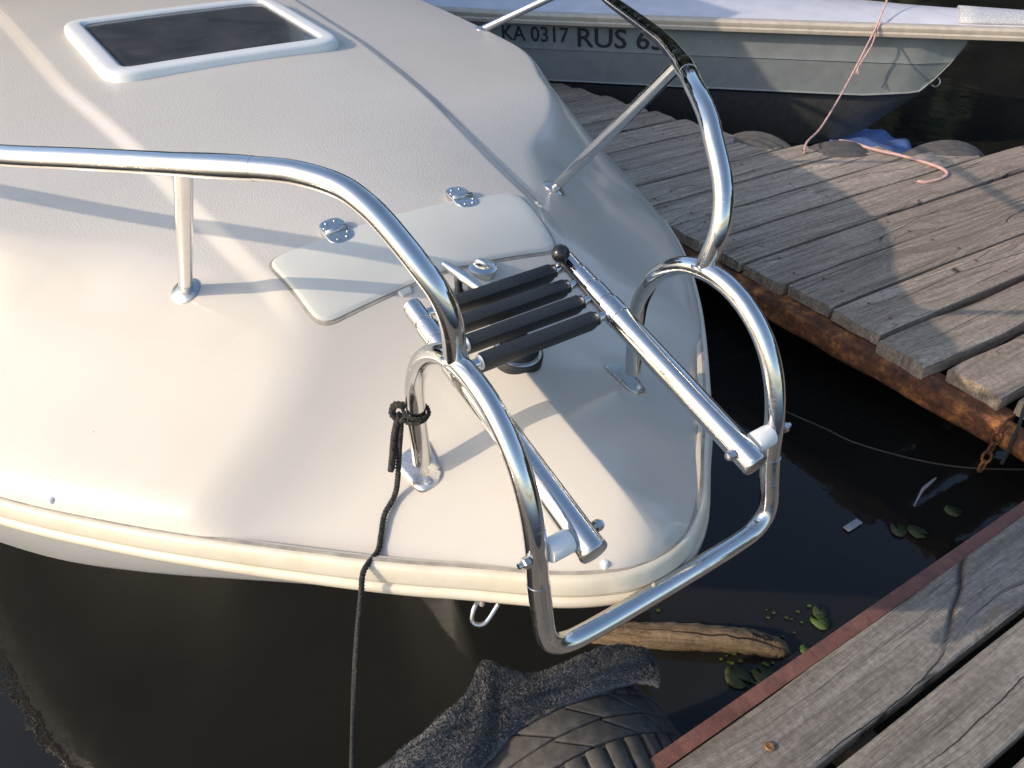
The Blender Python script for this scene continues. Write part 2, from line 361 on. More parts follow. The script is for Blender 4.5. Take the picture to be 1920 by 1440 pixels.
# plates that lie on the deck --------------------------------------------------
def round_poly(corners, r, n=7):
    P = np.array(corners, float); out = []; m = len(P)
    for i in range(m):
        a, b, c = P[i - 1], P[i], P[(i + 1) % m]; d1 = nrm(a - b); d2 = nrm(c - b)
        p1 = b + d1 * r; p2 = b + d2 * r
        for t in np.linspace(0, 1, n): out.append((1 - t) ** 2 * p1 + 2 * t * (1 - t) * b + t * t * p2)
    # even out the straight runs
    res = []
    for i in range(len(out)):
        a, b = out[i], out[(i + 1) % len(out)]; k = max(1, int(np.linalg.norm(b - a) / .03))
        for t in range(k): res.append(a + (b - a) * t / k)
    return np.array(res)
def plate(name, outline, zf, prof, mat, rings=8, parent=None, inner=None):
    """prof = [(inset, height)] up the side; then rings to the middle (or a hole at `inner` inset)"""
    O = np.array(outline); m = len(O); c = O.mean(0)
    nx = np.roll(O, -1, 0) - np.roll(O, 1, 0); nn = np.stack([nx[:, 1], -nx[:, 0]], 1); nn /= np.linalg.norm(nn, axis=1)[:, None]
    if ((O - c) * nn).sum() < 0: nn = -nn
    V = []
    for ins, h in prof:
        Q = O - nn * ins; z = zf(Q[:, 0], Q[:, 1]) + h; V += list(np.column_stack([Q, z]))
    rows = len(prof)
    if inner is None:
        Q0 = O - nn * prof[-1][0]
        for k in range(1, rings + 1):
            t = k / (rings + .0); t = min(t, .985); Q = Q0 * (1 - t) + c * t; z = zf(Q[:, 0], Q[:, 1]) + prof[-1][1]; V += list(np.column_stack([Q, z])); rows += 1
    F = [(i * m + k, i * m + (k + 1) % m, (i + 1) * m + (k + 1) % m, (i + 1) * m + k) for i in range(rows - 1) for k in range(m)]
    if inner is None: F.append(tuple((rows - 1) * m + k for k in range(m)))
    o = mesh(name, V, F, mat); bm = bmesh.new(); bm.from_mesh(o.data); bmesh.ops.recalc_face_normals(bm, faces=bm.faces); bm.to_mesh(o.data); bm.free()
    return kid(sharp(o, 40), parent)
zsm = lambda x, y: zdeck(x, y)
zns = lambda x, y: zdeck(x, y, False) + .014 * sstep(-1.20, -1.36, np.asarray(x, float))
lidO = round_poly([(-1.392, -.292), (-1.392, .283), (-1.208, .268), (-1.208, -.268)], .035)
seamO = round_poly([(-1.3975, -.2975), (-1.3975, .2885), (-1.2032, .2735), (-1.2032, -.2735)], .039)
plate('hatch_seal', seamO, zns, [(0, -.008), (0, .0012), (.002, .0016)], SEAM, 10)
lid = plate('hatch_lid', lidO, zns, [(.004, -.008), (.0, .004), (.001, .0045), (.003, .0066), (.007, .0076)], LIDM, 12)
def hinge(x, y):
    z = zd(x, y) + .013; h = empty('hinge', (0, 0, 0)); kid(h, lid); return h, z
for sy in (-1, 1):
    x, y = -1.392, sy * .144
    sl = -.56 * y; zt = float(zns(np.array([x]), np.array([y]))[0]) + .0072
    Q = round_poly([(x - .040, y - .026), (x - .040, y + .026), (x + .040, y + .026), (x + .040, y - .026)], .025, 8)
    hp = plate('hinge', Q, lambda a, b: np.full(np.shape(a), zt) + (b - y) * sl - (a - x) * .20, [(0, -.012), (0, .003), (.001, .0042), (.003, .0046)], STEEL2, 3, lid)
    g = [tube_geo([(x, y - .023, zt + .0045 + .023 * -sl), (x, y + .023, zt + .0045 + .023 * sl)], .0060, 12)]
    for (dx, dy) in ((-.028, -.009), (-.028, .010), (-.015, -.018), (.028, -.009), (.028, .010), (.015, .018)):
        g.append(lathe_geo([(.0035, 0), (.0035, .0012), (.002, .0022)], (x + dx, y + dy, zt + .0045 + dy * sl - dx * .2), (0, 0, 1), 10))
    Vg, Fg = merge(g); kid(mesh('hinge_pin', Vg, Fg, STEEL2), lid)
# turn latch with its keeper tongue
lx, ly = -1.192, .068; lz = zd(lx, ly) + .006
kid(lathe('latch', [(.029, -.014), (.029, .0015), (.026, .004), (.015, .0050), (.0, .0052)], (lx, ly, lz), (.1, .02, 1), STEEL, segs=32))
kid(tube('latch_handle', [(lx - .017, ly - .012, lz + .003), (lx - .006, ly - .004, lz + .012), (lx + .008, ly + .004, lz + .010), (lx + .017, ly + .010, lz + .003)], [.0035, .0062, .0055, .003], STEEL, segs=12, smooth_n=5))
tb = plate('hatch_tab', round_poly([(-1.206, -.112), (-1.206, -.082), (-1.192, -.086), (-1.192, -.108)], .004), zns, [(0, -.012), (0, .003), (.002, .0045)], LIDM, 3)
# cleat
cb_ = np.array([-1.128, -.004]); cz = zd(*cb_)
cl = tube('cleat', [(-1.182, -.022, cz + .058), (-1.160, -.017, cz + .054), (-1.125, -.009, cz + .048), (-1.09, -.002, cz + .042), (-1.066, .003, cz + .041)], [.0055, .0085, .0105, .0085, .0055], STEEL, segs=14, smooth_n=6); kid(cl)
gs = [lathe_geo([(.014, -.01), (.012, .006), (.0075, .018), (.0075, .045)], (cb_[0] + s * .018, cb_[1] - .005 + s * .004, cz), (0, 0, 1), 14) for s in (-1, 1)]
Vg, Fg = merge(gs); kid(mesh('cleat_post', Vg, Fg, BLACKP), cl)
# bollard: black flanged base with a steel cap, mostly under the ladder
bx_, by_ = -.985, .012; bz = zd(bx_, by_)
bol = kid(lathe('bollard', [(.046, -.02), (.046, .006), (.043, .010), (.036, .012), (.030, .016), (.026, .022), (.028, .028), (.028, .031), (.015, .034)], (bx_, by_, bz), (.25, 0, 1), BLACKP, segs=36))
kid(lathe('bollard_ring', [(.0415, .0095), (.0425, .013), (.039, .016), (.036, .0165), (.036, .009)], (bx_, by_, bz), (.25, 0, 1), STEEL2, segs=36), bol)
# deck window -------------------------------------------------------------------
zwin = lambda x, y: np.interp(x, _zc[:, 0], _zc[:, 1]) + .0185 - .03 * np.asarray(y) ** 2
wO = round_poly([(-3.07, -.348), (-3.07, .352), (-2.415, .352), (-2.415, -.340)], .095, 9)
win = plate('deck_window', wO, zwin, [(0, -.05), (0, .004), (.003, .011), (.009, .0155), (.020, .0175), (.046, .0180), (.052, .0165), (.056, .012), (.060, .006)], FRAMEP, inner=1)
def mat_glass():
    m = NT('smoked_glass'); v = m.coord(rnd=False); d = m.noise(v, 7, 6, .65, .6); s = m.noise(v, 2.1, 3, .6, 1.)
    c = m.ramp(d, [(.35, (.035, .038, .040)), (.7, (.075, .075, .072))]); c = m.mix(m.ramp(s, [(.55, (0,)), (.7, (.5,))]), c, (.10, .098, .09))
    m.set(Base_Color=c, Roughness=m.math('ADD', m.math('MULTIPLY', d, .25), .05), Specular_IOR_Level=.5, Coat_Weight=.3, Coat_Roughness=.05); return m.m
gO = round_poly([(-3.013, -.291), (-3.013, .295), (-2.472, .295), (-2.472, -.283)], .05, 9)
plate('window_pane', gO, zwin, [(-.003, .003), (-.003, .0080), (.0, .0085)], mat_glass(), 8, win)
# grey seal line and stay arm seen under the pane edge
plate('window_gasket', round_poly([(-3.015, -.293), (-3.015, .297), (-2.470, .297), (-2.470, -.285)], .052, 9), zwin, [(-.0035, .006), (-.0035, .0105), (-.001, .0115), (.003, .0108), (.005, .0088)], simple('gasket_grey', (.42, .44, .45), .5), inner=1, parent=win)
# two thin grey strips aft of the window
for k, (xa, ya, xb, yb) in enumerate(((-3.62, -.325, -3.48, .35), (-3.71, -.36, -3.57, .35))):
    P = [(xa + (xb - xa) * t, ya + (yb - ya) * t) for t in np.linspace(0, 1, 12)]
    kid(tube('grey_strip', [(a, b, zd(a, b) + .001) for a, b in P], [.010] + [.006] * 12, simple('strip_grey', (.36, .33, .32), .6), segs=10))
# cabin further aft, outside the frame, whose shadow falls on the far dock and boat
cv = [(-3.80, -.80, 1.10), (-3.80, .80, 1.10), (-3.86, .74, 1.92), (-3.86, -.74, 1.92), (-6.4, .76, 1.98), (-6.4, -.76, 1.98), (-6.4, -.86, 1.0), (-6.4, .86, 1.0)]
kid(sharp(mesh('cabin', cv, [(0, 1, 2, 3), (3, 2, 4, 5), (0, 3, 5, 6), (1, 7, 4, 2), (6, 5, 4, 7)], GEL, smooth=False), 20))
kid(mesh('windscreen', [(-3.811, -.70, 1.245), (-3.811, .70, 1.245), (-3.850, .66, 1.80), (-3.850, -.66, 1.80)], [(0, 1, 2, 3)], mat_glass(), smooth=False)).location.x += .012
# ------------------------------------------------------------------ rails
def mir(P, s): return [(x, y * s, z) for x, y, z in P]      # curves given for port (+y)
RAIL = [(-4.2, 1.40, 1.28), (-3.4, 1.40, 1.26), (-2.85, 1.37, 1.25), (-2.40, 1.245, 1.25), (-1.98, 1.01, 1.272), (-1.66, .82, 1.302), (-1.381, .648, 1.331), (-1.246, .556, 1.347), (-1.098, .449, 1.362), (-.994, .370, 1.371), (-.950, .337, 1.371), (-.902, .308, 1.364), (-.866, .291, 1.348), (-.838, .278, 1.326), (-.795, .260, 1.285), (-.772, .247, 1.251), (-.764, .238, 1.208), (-.774, .231, 1.150), (-.778, .230, 1.138)]
for s in (-1, 1):
    kid(tube('guard_rail', mir(RAIL, s), .0160, STEEL, segs=28, smooth_n=6))
    sleeve = catmull(mir(RAIL, s), 6)
    # swaged joint in the rail just ahead of the stanchion
    i0 = int(8.15 * 6); seg = sleeve[i0:i0 + 6]
    kid(tube('joint_sleeve', seg, [.0163, .0172, .0172, .0164], STEEL, segs=24))
    # weld bead
    wb = [(-.7775 + .0172 * math.cos(a), s * .230 + .0172 * math.sin(a), 1.150 - .006 * abs(math.cos(a))) for a in np.linspace(0, 2 * math.pi, 24)]
    kid(tube('weld_bead', wb, .0028, STEEL2, segs=8, caps=False))
    def stanchion(base, top):
        base = np.array([base[0], base[1] * s, base[2]]); top = np.array([top[0], top[1] * s, top[2]])
        d = nrm(top - base)
        st = kid(tube('stanchion', [base - d * .01, base * .5 + top * .5, top - d * .004], .0132, STEEL, segs=22))
        e = .01; n = nrm(np.array([-(zd(base[0] + e, base[1]) - zd(base[0] - e, base[1])) / (2 * e), -(zd(base[0], base[1] + e) - zd(base[0], base[1] - e)) / (2 * e), 1]))
        zb = zd(base[0], base[1])
        kid(lathe('base_flange', [(.0295, -.004), (.0295, .002), (.026, .0045), (.019, .006), (.0165, .009), (.0145, .010)], (base[0], base[1], zb), n, STEEL2, segs=28), st)
    stanchion((-1.458, .436, zd(-1.458, .436)), (-1.095, .449, 1.362))
    stanchion((-2.68, 1.0, zd(-2.68, 1.0)), (-2.36, 1.222, 1.251))
# pulpit frame: foot - arch - down - cross bar - up - arch - foot, one welded tube
AR = [(-.913, .860), (-.914, .896), (-.917, .965), (-.910, 1.024), (-.880, 1.083), (-.826, 1.127), (-.772, 1.142), (-.725, 1.138), (-.677, 1.118), (-.634, 1.081), (-.604, 1.030), (-.586, .967), (-.577, .891), (-.567, .842), (-.559, .803)]
side = [(x, .230, z) for x, z in AR]
PUL = mir(side, -1) + [(-.555, -.222, .778), (-.552, -.200, .762), (-.550, -.165, .757), (-.548, -.08, .757), (-.548, .08, .757), (-.550, .165, .757), (-.552, .200, .762), (-.555, .222, .778)] + side[::-1]
kid(tube('pulpit_frame', PUL, .0158, STEEL, segs=28, smooth_n=6))
for s in (-1, 1):
    kid(tube('frame_sleeve', [(-.5765, s * .230, .889), (-.570, s * .230, .853)], .0165, STEEL, segs=26))
    # foot plate with its bolt, laid to the slope of the deck
    def zpl(x, y): return zdeck(x, y)
    fo = round_poly([(-.965, s * .196), (-.965, s * .262), (-.884, s * .250), (-.884, s * .206)], .018)
    fp = plate('foot_plate', fo, zpl, [(0, -.006), (0, .0045), (.0012, .0060)], STEEL2, 4)
    kid(lathe('foot_bolt', [(.0075, .005), (.0075, .011), (.0062, .013), (0, .0135)], (-.897, s * .229, zd(-.897, s * .229)), (.4, s * .4, 1), STEEL2, segs=6), fp)
    # pivot bolt right through frame, bushing and ladder tube
    kid(tube('pivot_bolt', [(-.578, s * .122, .941), (-.578, s * .262, .941)], .0042, STEEL2, segs=12))
    kid(lathe('bolt_nut', [(.0085, 0), (.0085, .008), (.006, .0095)], (-.578, s * .2455, .941), (0, s, 0), STEEL2, segs=6, ang=20))
    kid(lathe('bolt_nut', [(.0085, 0), (.0085, .008), (.0065, .0125), (0, .014)], (-.578, s * .1345, .941), (0, -s, 0), STEEL2, segs=6, ang=20))
    kid(lathe('white_bushing', [(.0165, 0), (.0175, .003), (.0175, .033), (.0168, .036)], (-.578, s * .179, .941), (0, s, 0), WHITEP, segs=26))
# ------------------------------------------------------------------ folded telescopic boarding ladder
lad = empty('boarding_ladder', (-.6, 0, .94)); kid(lad)
LA = np.array([-.560, 0, .931]); LB = np.array([-1.045, 0, 1.068]); ldir = nrm(LB - LA); Llen = np.linalg.norm(LB - LA); lup = nrm(np.array([-ldir[2] * -1, 0, 0]) * 0 + np.cross(np.array([0, 1., 0]), ldir))
if lup[2] < 0: lup = -lup
def lp(t, y, h=0): p = LA + ldir * t + lup * h; return np.array([p[0], y, p[2]])
TT = [.352, .396, .440, .484]                     # where the four treads sit
for s in (-1, 1):
    y = s * .157
    lt = kid(tube('ladder_tube', [lp(-.006, y), lp(.1, y), lp(.25, y), lp(.352, y)], .0218, STEEL, segs=30), lad)
    kid(lathe('end_cap', [(.0224, -.001), (.0224, .004), (.0205, .0065), (0, .007)], lp(-.006, y), -ldir, STEEL2, segs=30), lad)
    for k, (a, b, r) in enumerate(((.352, .397, .0196), (.397, .441, .0176), (.441, .506, .0156))):
        kid(tube('ladder_tube', [lp(a - .01, y), lp(b, y)], r, STEEL, segs=28), lad)
    for k, (t, r) in enumerate(zip(TT, (.0232, .0210, .0190, .0172))):
        kid(lathe('collar', [(r - .003, -.019), (r, -.017), (r, .017), (r - .003, .019)], lp(t, y), ldir, STEEL, segs=28), lad)
    kid(lathe('end_cap', [(.0162, 0), (.0162, .004), (.013, .0055), (0, .006)], lp(.506, y), ldir, STEEL2, segs=24), lad)
for k, t in enumerate(TT):
    # rung tube and the black D-shaped step on it
    kid(tube('rung', [lp(t, -.15), lp(t, -.05), lp(t, .05), lp(t, .15)], .0088, STEEL, segs=18), lad)
    prof = [(-.0105, -.006), (-.0125, .003), (-.0115, .0105), (-.006, .0130), (.010, .0130), (.0155, .0105), (.0165, .004), (.0125, -.014), (.0085, -.021), (.004, -.0235), (-.003, -.021), (-.008, -.013)]
    V = []; F = []; m = len(prof); ys = [-.1165, -.113, -.04, .04, .113, .1165]
    for j, yy in enumerate(ys):
        q = .90 if j in (0, 5) else 1
        for a, h in prof: V.append(lp(t + a * q * .90, yy, h * q * 1.05 - .004))
    for j in range(len(ys) - 1):
        for i in range(m): F.append((j * m + i, j * m + (i + 1) % m, (j + 1) * m + (i + 1) % m, (j + 1) * m + i))
    F += [tuple(range(m))[::-1], tuple((len(ys) - 1) * m + i for i in range(m))]
    o = mesh('tread', V, F, BLACKP); bm = bmesh.new(); bm.from_mesh(o.data); bmesh.ops.recalc_face_normals(bm, faces=bm.faces); bm.to_mesh(o.data); bm.free(); kid(sharp(o, 38), lad)
    for s in (-1, 1): kid(lathe('washer', [(.0125, 0), (.0125, .0025)], lp(t, s * .1175), (0, s, 0), WHITEP if s < 0 else STEEL2, segs=20), lad)
kx = lp(.492, .132, .030)
Vk, Fk = [], []
for i in range(13):
    a = math.pi * i / 12
    for j in range(24): b = 2 * math.pi * j / 24; Vk.append(kx + .0168 * np.array([math.sin(a) * math.cos(b), math.sin(a) * math.sin(b), math.cos(a)]))
for i in range(12):
    for j in range(24): Fk.append((i * 24 + j, (i + 1) * 24 + j, (i + 1) * 24 + (j + 1) % 24, i * 24 + (j + 1) % 24))
kid(mesh('knob', Vk, Fk, BALL), lad)
kid(tube('knob_stem', [lp(.492, .132, .002), lp(.492, .132, .018)], .0055, STEEL2, segs=12), lad)
kid(tube('locking_bar', [lp(.34, .1365, .004), lp(.50, .1365, .010)], .0038, simple('dark_bar', (.03, .03, .03), .4), segs=8), lad)
# bow eye and a little fitting on the topside
ep = np.array([-.735, -.205, .66])
kid(tube('bow_eye', [ep + (-.012, -.012, .02), ep + (-.004, -.036, .014), ep + (.004, -.046, -.010), ep + (.016, -.030, -.012), ep + (.012, 0, .012)], .0042, STEEL2, segs=10, smooth_n=6))
# ------------------------------------------------------------------ ropes
def mat_rope(name, c1, c2, sc=90):
    m = NT(name); v = m.coord((1, 1, 1)); a = m.noise(v, sc * 3, 3, .7); wv = m.n('ShaderNodeTexVoronoi'); wv.inputs['Scale'].default_value = sc * 2.2; m.l(v, wv.inputs['Vector'])
    m.set(Base_Color=m.mix(a, c1, c2), Roughness=.85); m.bump(m.math('ADD', wv.outputs['Distance'], a), .9, .004); return m.m
ROPEB = mat_rope('black_rope_fibre', (.012, .012, .012), (.05, .047, .042)); PINK = mat_rope('pink_rope_fibre', (.62, .36, .33), (.74, .50, .45))
def braid(pts, r, strands=3, pitch=.03, segs=7, n=None):
    """strands laid round a centre line"""
    P = np.array(pts, float); L = np.concatenate([[0], np.cumsum(np.linalg.norm(np.diff(P, axis=0), axis=1))]); n = n or int(L[-1] / .006) + 4
    S = np.linspace(0, L[-1], n); Q = np.stack([np.interp(S, L, P[:, i]) for i in range(3)], 1)
    T = np.gradient(Q, axis=0); T /= np.linalg.norm(T, axis=1)[:, None]; g = []
    up = np.array([0, 0, 1.]) if abs(T[0][2]) < .9 else np.array([0, 1., 0]); N = nrm(up - T[0] * (up @ T[0])); NN = []
    for t in T: N = nrm(N - t * (N @ t)); NN.append(N)
    NN = np.array(NN); BB = np.cross(T, NN)
    for k in range(strands):
        a = 2 * math.pi * (S / pitch + k / strands); g.append(tube_geo(Q + r * .48 * (NN * np.cos(a)[:, None] + BB * np.sin(a)[:, None]), r * .58, segs))
    return merge(g)
def dk(x, y, h): return (x, y, zd(x, y) + h)
mr = empty('mooring_rope', (-.93, -.25, .9)); tag(mr, 'black braided mooring rope knotted to the near bow rail foot and hanging over the gunwale', 'rope')
path = catmull([(-.930, -.250, .955), (-.922, -.262, .91), (-.912, -.282, zd(-.912, -.282) + .016), dk(-.895, -.315, .010), dk(-.872, -.335, .008), dk(-.853, -.352, .008), (-.828, -.388, .773), (-.812, -.405, .735), (-.803, -.425, .66), (-.795, -.447, .56), (-.785, -.475, .42), (-.772, -.50, .28), (-.75, -.53, .1)], 10)
Vr, Fr = braid(path, .0055, 3, .018); kid(mesh('hanging_line', Vr, Fr, ROPEB), mr)
path2 = catmull([(-.930, -.253, .962), (-.929, -.266, .925), (-.922, -.277, .890), (-.914, -.286, .868)], 8)
Vr, Fr = braid(path2, .0070, 3, .016); kid(mesh('splice', Vr, Fr, ROPEB), mr)
g = []
for k, (h, tilt) in enumerate(((.957, .004), (.966, -.003))):
    g.append(braid([(-.916 + .0205 * math.cos(a) - .001, -.230 + .0205 * math.sin(a), h + tilt * math.sin(a * 1 + k)) for a in np.linspace(0, 2 * math.pi, 30)], .0036, 3, .013))
g.append(braid(catmull([(-.922, -.248, .982), (-.934, -.258, .978), (-.938, -.262, .962), (-.930, -.255, .950), (-.918, -.250, .958)], 6), .0065, 3, .02))
Vr, Fr = merge(g); kid(mesh('knot', Vr, Fr, ROPEB), mr)
# ------------------------------------------------------------------ docks
WOODN = mat_wood('weathered_plank_grey', (.14, .122, .102), (.26, .232, .20), (.38, .345, .30))
WOODF = mat_wood('weathered_plank_brown', (.21, .165, .122), (.41, .33, .255), (.56, .465, .375))
RUSTN = mat_rust('red_oxide_steel', ((.10, .045, .036), (.19, .085, .066), (.24, .115, .09)), .6, 10)
RUSTF = mat_rust('scaling_rust', ((.028, .014, .009), (.15, .055, .022), (.52, .21, .055)), .85, 14)
def plank(name, x0, x1, y0, y1, ztop, th, mat, parent, jag=.004, skew=0., nseg=26):
    """uneven-edged board along Y built about its own middle"""
    cx, cy = (x0 + x1) / 2, (y0 + y1) / 2; hw = (x1 - x0) / 2; ny = nseg; V = []; F = []
    wl = np.cumsum(rng.normal(0, 1, ny + 1)); wl -= np.linspace(wl[0], wl[-1], ny + 1); wr = np.cumsum(rng.normal(0, 1, ny + 1)); wr -= np.linspace(wr[0], wr[-1], ny + 1)
    cup = rng.uniform(-.003, .003); bow = rng.uniform(-.003, .003); xs_ = [-1, -.93, -.5, 0, .5, .93, 1]
    for j in range(ny + 1):
        t = j / ny; y = (t - .5) * (y1 - y0)
        ends = min(1, min(t, 1 - t) * ny) 
        for side_ in (0, 1):
            for i, q in enumerate(xs_):
                e = wl[j] * jag * .35 if q < 0 else wr[j] * jag * .35
                x = q * hw + e * abs(q) ** 3
                if side_ == 0: z = cup * (q * q - .3) + bow * (4 * t * (1 - t)) - (.005 if abs(q) == 1 else (.0006 if abs(q) == .93 else 0)) - (1 - ends) * .003
                else: z = -th
                V.append((x, y + (rng.normal(0, .004) if j in (0, ny) else 0), z))
    m = len(xs_); w2 = 2 * m
    for j in range(ny):
        a = j * w2; b = a + w2
        for i in range(m - 1):
            F.append((a + i, a + i + 1, b + i + 1, b + i)); F.append((a + m + i + 1, a + m + i, b + m + i, b + m + i + 1))
        F.append((a, b, b + m, a + m)); F.append((a + m - 1, a + w2 - 1, b + w2 - 1, b + m - 1))
    for a, fl in ((0, 1), (ny * w2, 0)):
        for i in range(m - 1):
            q = (a + i, a + i + 1, a + m + i + 1, a + m + i); F.append(q[::-1] if fl else q)
    o = mesh(name, V, F, mat, parent, smooth=True); o.location = (cx, cy, ztop); o.rotation_euler.z = skew; bm = bmesh.new(); bm.from_mesh(o.data); bmesh.ops.recalc_face_normals(bm, faces=bm.faces); bm.to_mesh(o.data); bm.free(); sharp(o, 40); return o
# near walkway
nd = empty('near_walkway'); tag(nd, 'grey weathered plank walkway in the lower right corner', 'dock')
near_x = [(a + .0165, b + .0165) for a, b in ((-.462, -.325), (-.298, -.160), (-.132, .005), (.032, .17), (.197, .335), (.36, .50))]
nplanks = [plank('plank', a, b, -2.4, 4.2, .35 + rng.uniform(-.002, .002), .045, WOODN, nd, .003, -.017, 60) for a, b in near_x]
for (x, y) in ((-.392, .165), (-.265, .235), (-.20, .9), (-.39, 1.25)):
    sc_ = lathe('screw', [(.009, 0), (.0095, .0016), (.0075, .003), (.0045, .0022), (.002, .0012)], (0, 0, 0), (0, 0, 1), simple('brassy_rust', (.34, .17, .07), .5, .6), nd, 14); sc_.location = (x, y, .3515)
for y in (-1.2, .35, 1.9, 3.4):
    box('joist', (.02, y, .262), (.93, .07, .08), simple('joist_wood', (.06, .05, .04), .9), nd)
ang = empty('steel_edge_angle'); tag(ang, 'red-brown steel angle running along the near walkway edge', 'steel angle')
Va = []; Fa = []
pa = [(-.520, .298), (-.518, .302), (-.488, .302), (-.488, .297), (-.514, .296), (-.515, .25), (-.520, .25)]
for y in (-2.4, 0, 2, 4.2):
    for x, z in pa: Va.append((x + .017 * y + .004, y, z))
m = len(pa)
for j in range(3):
    for i in range(m): Fa.append((j * m + i, j * m + (i + 1) % m, (j + 1) * m + (i + 1) % m, (j + 1) * m + i))
o = mesh('angle_bar', Va, Fa, RUSTN, ang, smooth=False)
for y in (.36, 1.9): box('bracket', (-.475 + .017 * y, y, .293), (.05, .035, .008), RUSTN, ang, bev=.002)
# far finger dock
fd = empty('far_finger_dock'); tag(fd, 'brown weathered plank finger dock between the two boats', 'dock')
SK = -.052
gaps = [-1.74 - .2 * k + rng.uniform(-.02, .02) for k in range(18, 0, -1)] + [-1.742, -1.545, -1.346, -1.141]
def backy(x): return float(np.interp(x, [-6, -4, -2.75, -2.45, -1.85, -1.3], [2.36, 2.38, 2.56, 2.62, 3.50, 4.3]))
for a, b in zip(gaps[:-1], gaps[1:]):
    yb = backy((a + b) / 2 + .06); y0 = 1.535 + rng.uniform(-.012, .012)
    x_off = .052 * ((yb + y0) / 2 - 1.54); g_ = rng.uniform(.005, .010)
    plank('plank', a + g_ + x_off, b - g_ + x_off, y0, yb, .35 + rng.uniform(-.004, .004), .045, WOODF, fd, .004, SK, 24)
for (a, b, y0, dz) in ((-1.125, -.955, 1.50, .0), (-.905, -.735, 1.535, .004), (-.705, -.53, 1.56, 0), (-.51, -.33, 1.55, .003), (-.315, -.14, 1.56, 0)):
    x_off = .052 * 1.3; plank('plank', a + x_off, b + x_off, y0, 4.3, .35 + dz, .055, WOODF, fd, .007, SK, 40)
NAILM = simple('nail_rust', (.16, .075, .04), .7)
for a, b in zip(gaps[8:-1], gaps[9:]):
    for yy in (1.66, 2.28):
        for q in (.25, .75):
            nl = lathe('nail', [(.006, 0), (.0062, .0012), (.004, .002)], (0, 0, 0), (0, 0, 1), NAILM, fd, 8); nl.location = (a + (b - a) * q + .052 * (yy - 1.54) + rng.normal(0, .006), yy + rng.normal(0, .02), .353)
for y in (2.0, 2.3): box('joist', (-3., y, .255), (6., .07, .09), simple('joist_wood2', (.05, .04, .03), .9), fd)
for y in (3.0, 3.9): box('joist', (-.9, y, .255), (1.7, .07, .09), simple('joist_wood3', (.05, .04, .03), .9), fd)
# rusty channel beam under its near edge
rb = empty('rusty_edge_beam'); tag(rb, 'rusty orange steel beam along the finger dock edge', 'steel beam')
pb = [(1.500, .296), (1.530, .300), (1.575, .298), (1.575, .270), (1.512, .262), (1.504, .255), (1.500, .235), (1.505, .226), (1.57, .222), (1.57, .212), (1.496, .212), (1.488, .225), (1.486, .26), (1.490, .285)]
Vb = []; Fb = []; m = len(pb); xb_ = np.linspace(-5.5, -.70, 60)
for x in xb_:
    for y, z in pb: Vb.append((x, y + rng.normal(0, .0016), z + rng.normal(0, .0016)))
for j in range(59):
    for i in range(m): Fb.append((j * m + i, (j + 1) * m + i, (j + 1) * m + (i + 1) % m, j * m + (i + 1) % m))
Fb += [tuple(range(m)), tuple(59 * m + i for i in range(m))[::-1]]
o = mesh('beam', Vb, Fb, RUSTF, rb, smooth=False)
o = tube('end_pipe', [(-.70, 1.520, .255), (-.62, 1.520, .25), (-.50, 1.520, .248)], .040, RUSTF, rb, 24)
for k in range(5):
    c = np.array([-.69, 1.478 - .004 * k, .292 - .034 * k]); ax = np.array([1., .3, 0]) if k % 2 else np.array([.2, 1., 0]); ax = nrm(ax)
    ringp = [c + .011 * math.cos(a) * ax + .021 * math.sin(a) * np.array([0, 0, 1]) for a in np.linspace(0, 2 * math.pi, 17)]
    tube('chain_link', ringp, .0042, RUSTF, rb, 8, caps=False)
dr = tube('mooring_loop', catmull([(-.70, 1.60, .365), (-.675, 1.53, .345), (-.66, 1.50, .315), (-.65, 1.475, .27), (-.645, 1.46, .20)], 8), .005, ROPEB, None, 10); tag(dr, 'short dark rope looped over the rusty beam end', 'rope')
# ------------------------------------------------------------------ tyres
RUBBER = simple('tyre_rubber', (.085, .077, .068), .8, var=.4, scale=40, bump=.3)
RUBBERF = simple('faded_tyre_rubber', (.085, .078, .072), .8, var=.3, scale=25, bump=.3)
def tyre_geo(R, w_, seg=48, a0=0, a1=2 * math.pi):
    gv = [(R * (.985 if k in (0, 9) else 1.) * (.965 if k % 3 == 0 and 0 < k < 9 else 1), w_ * .36 * (k / 4.5 - 1)) for k in range(10)]
    prof = [(R * .62, -w_ * .36), (R * .66, -w_ * .46), (R * .80, -w_ * .52), (R * .93, -w_ * .47)] + gv + [(R * .985, w_ * .365), (R * .93, w_ * .47), (R * .80, w_ * .52), (R * .66, w_ * .46), (R * .62, w_ * .36), (R * .64, w_ * .34), (R * .80, w_ * .42), (R * .92, w_ * .3), (R * .92, -w_ * .3), (R * .80, -w_ * .42), (R * .64, -w_ * .34)]
    V = []; F = []; m = len(prof)
    for j in range(seg):
        a = 2 * math.pi * j / seg
        for r, h in prof: V.append((h, r * math.sin(a), r * math.cos(a)))
    for j in range(seg):
        for i in range(m): j2 = (j + 1) % seg; F.append((j * m + i, j2 * m + i, j2 * m + (i + 1) % m, j * m + (i + 1) % m))
    return V, F
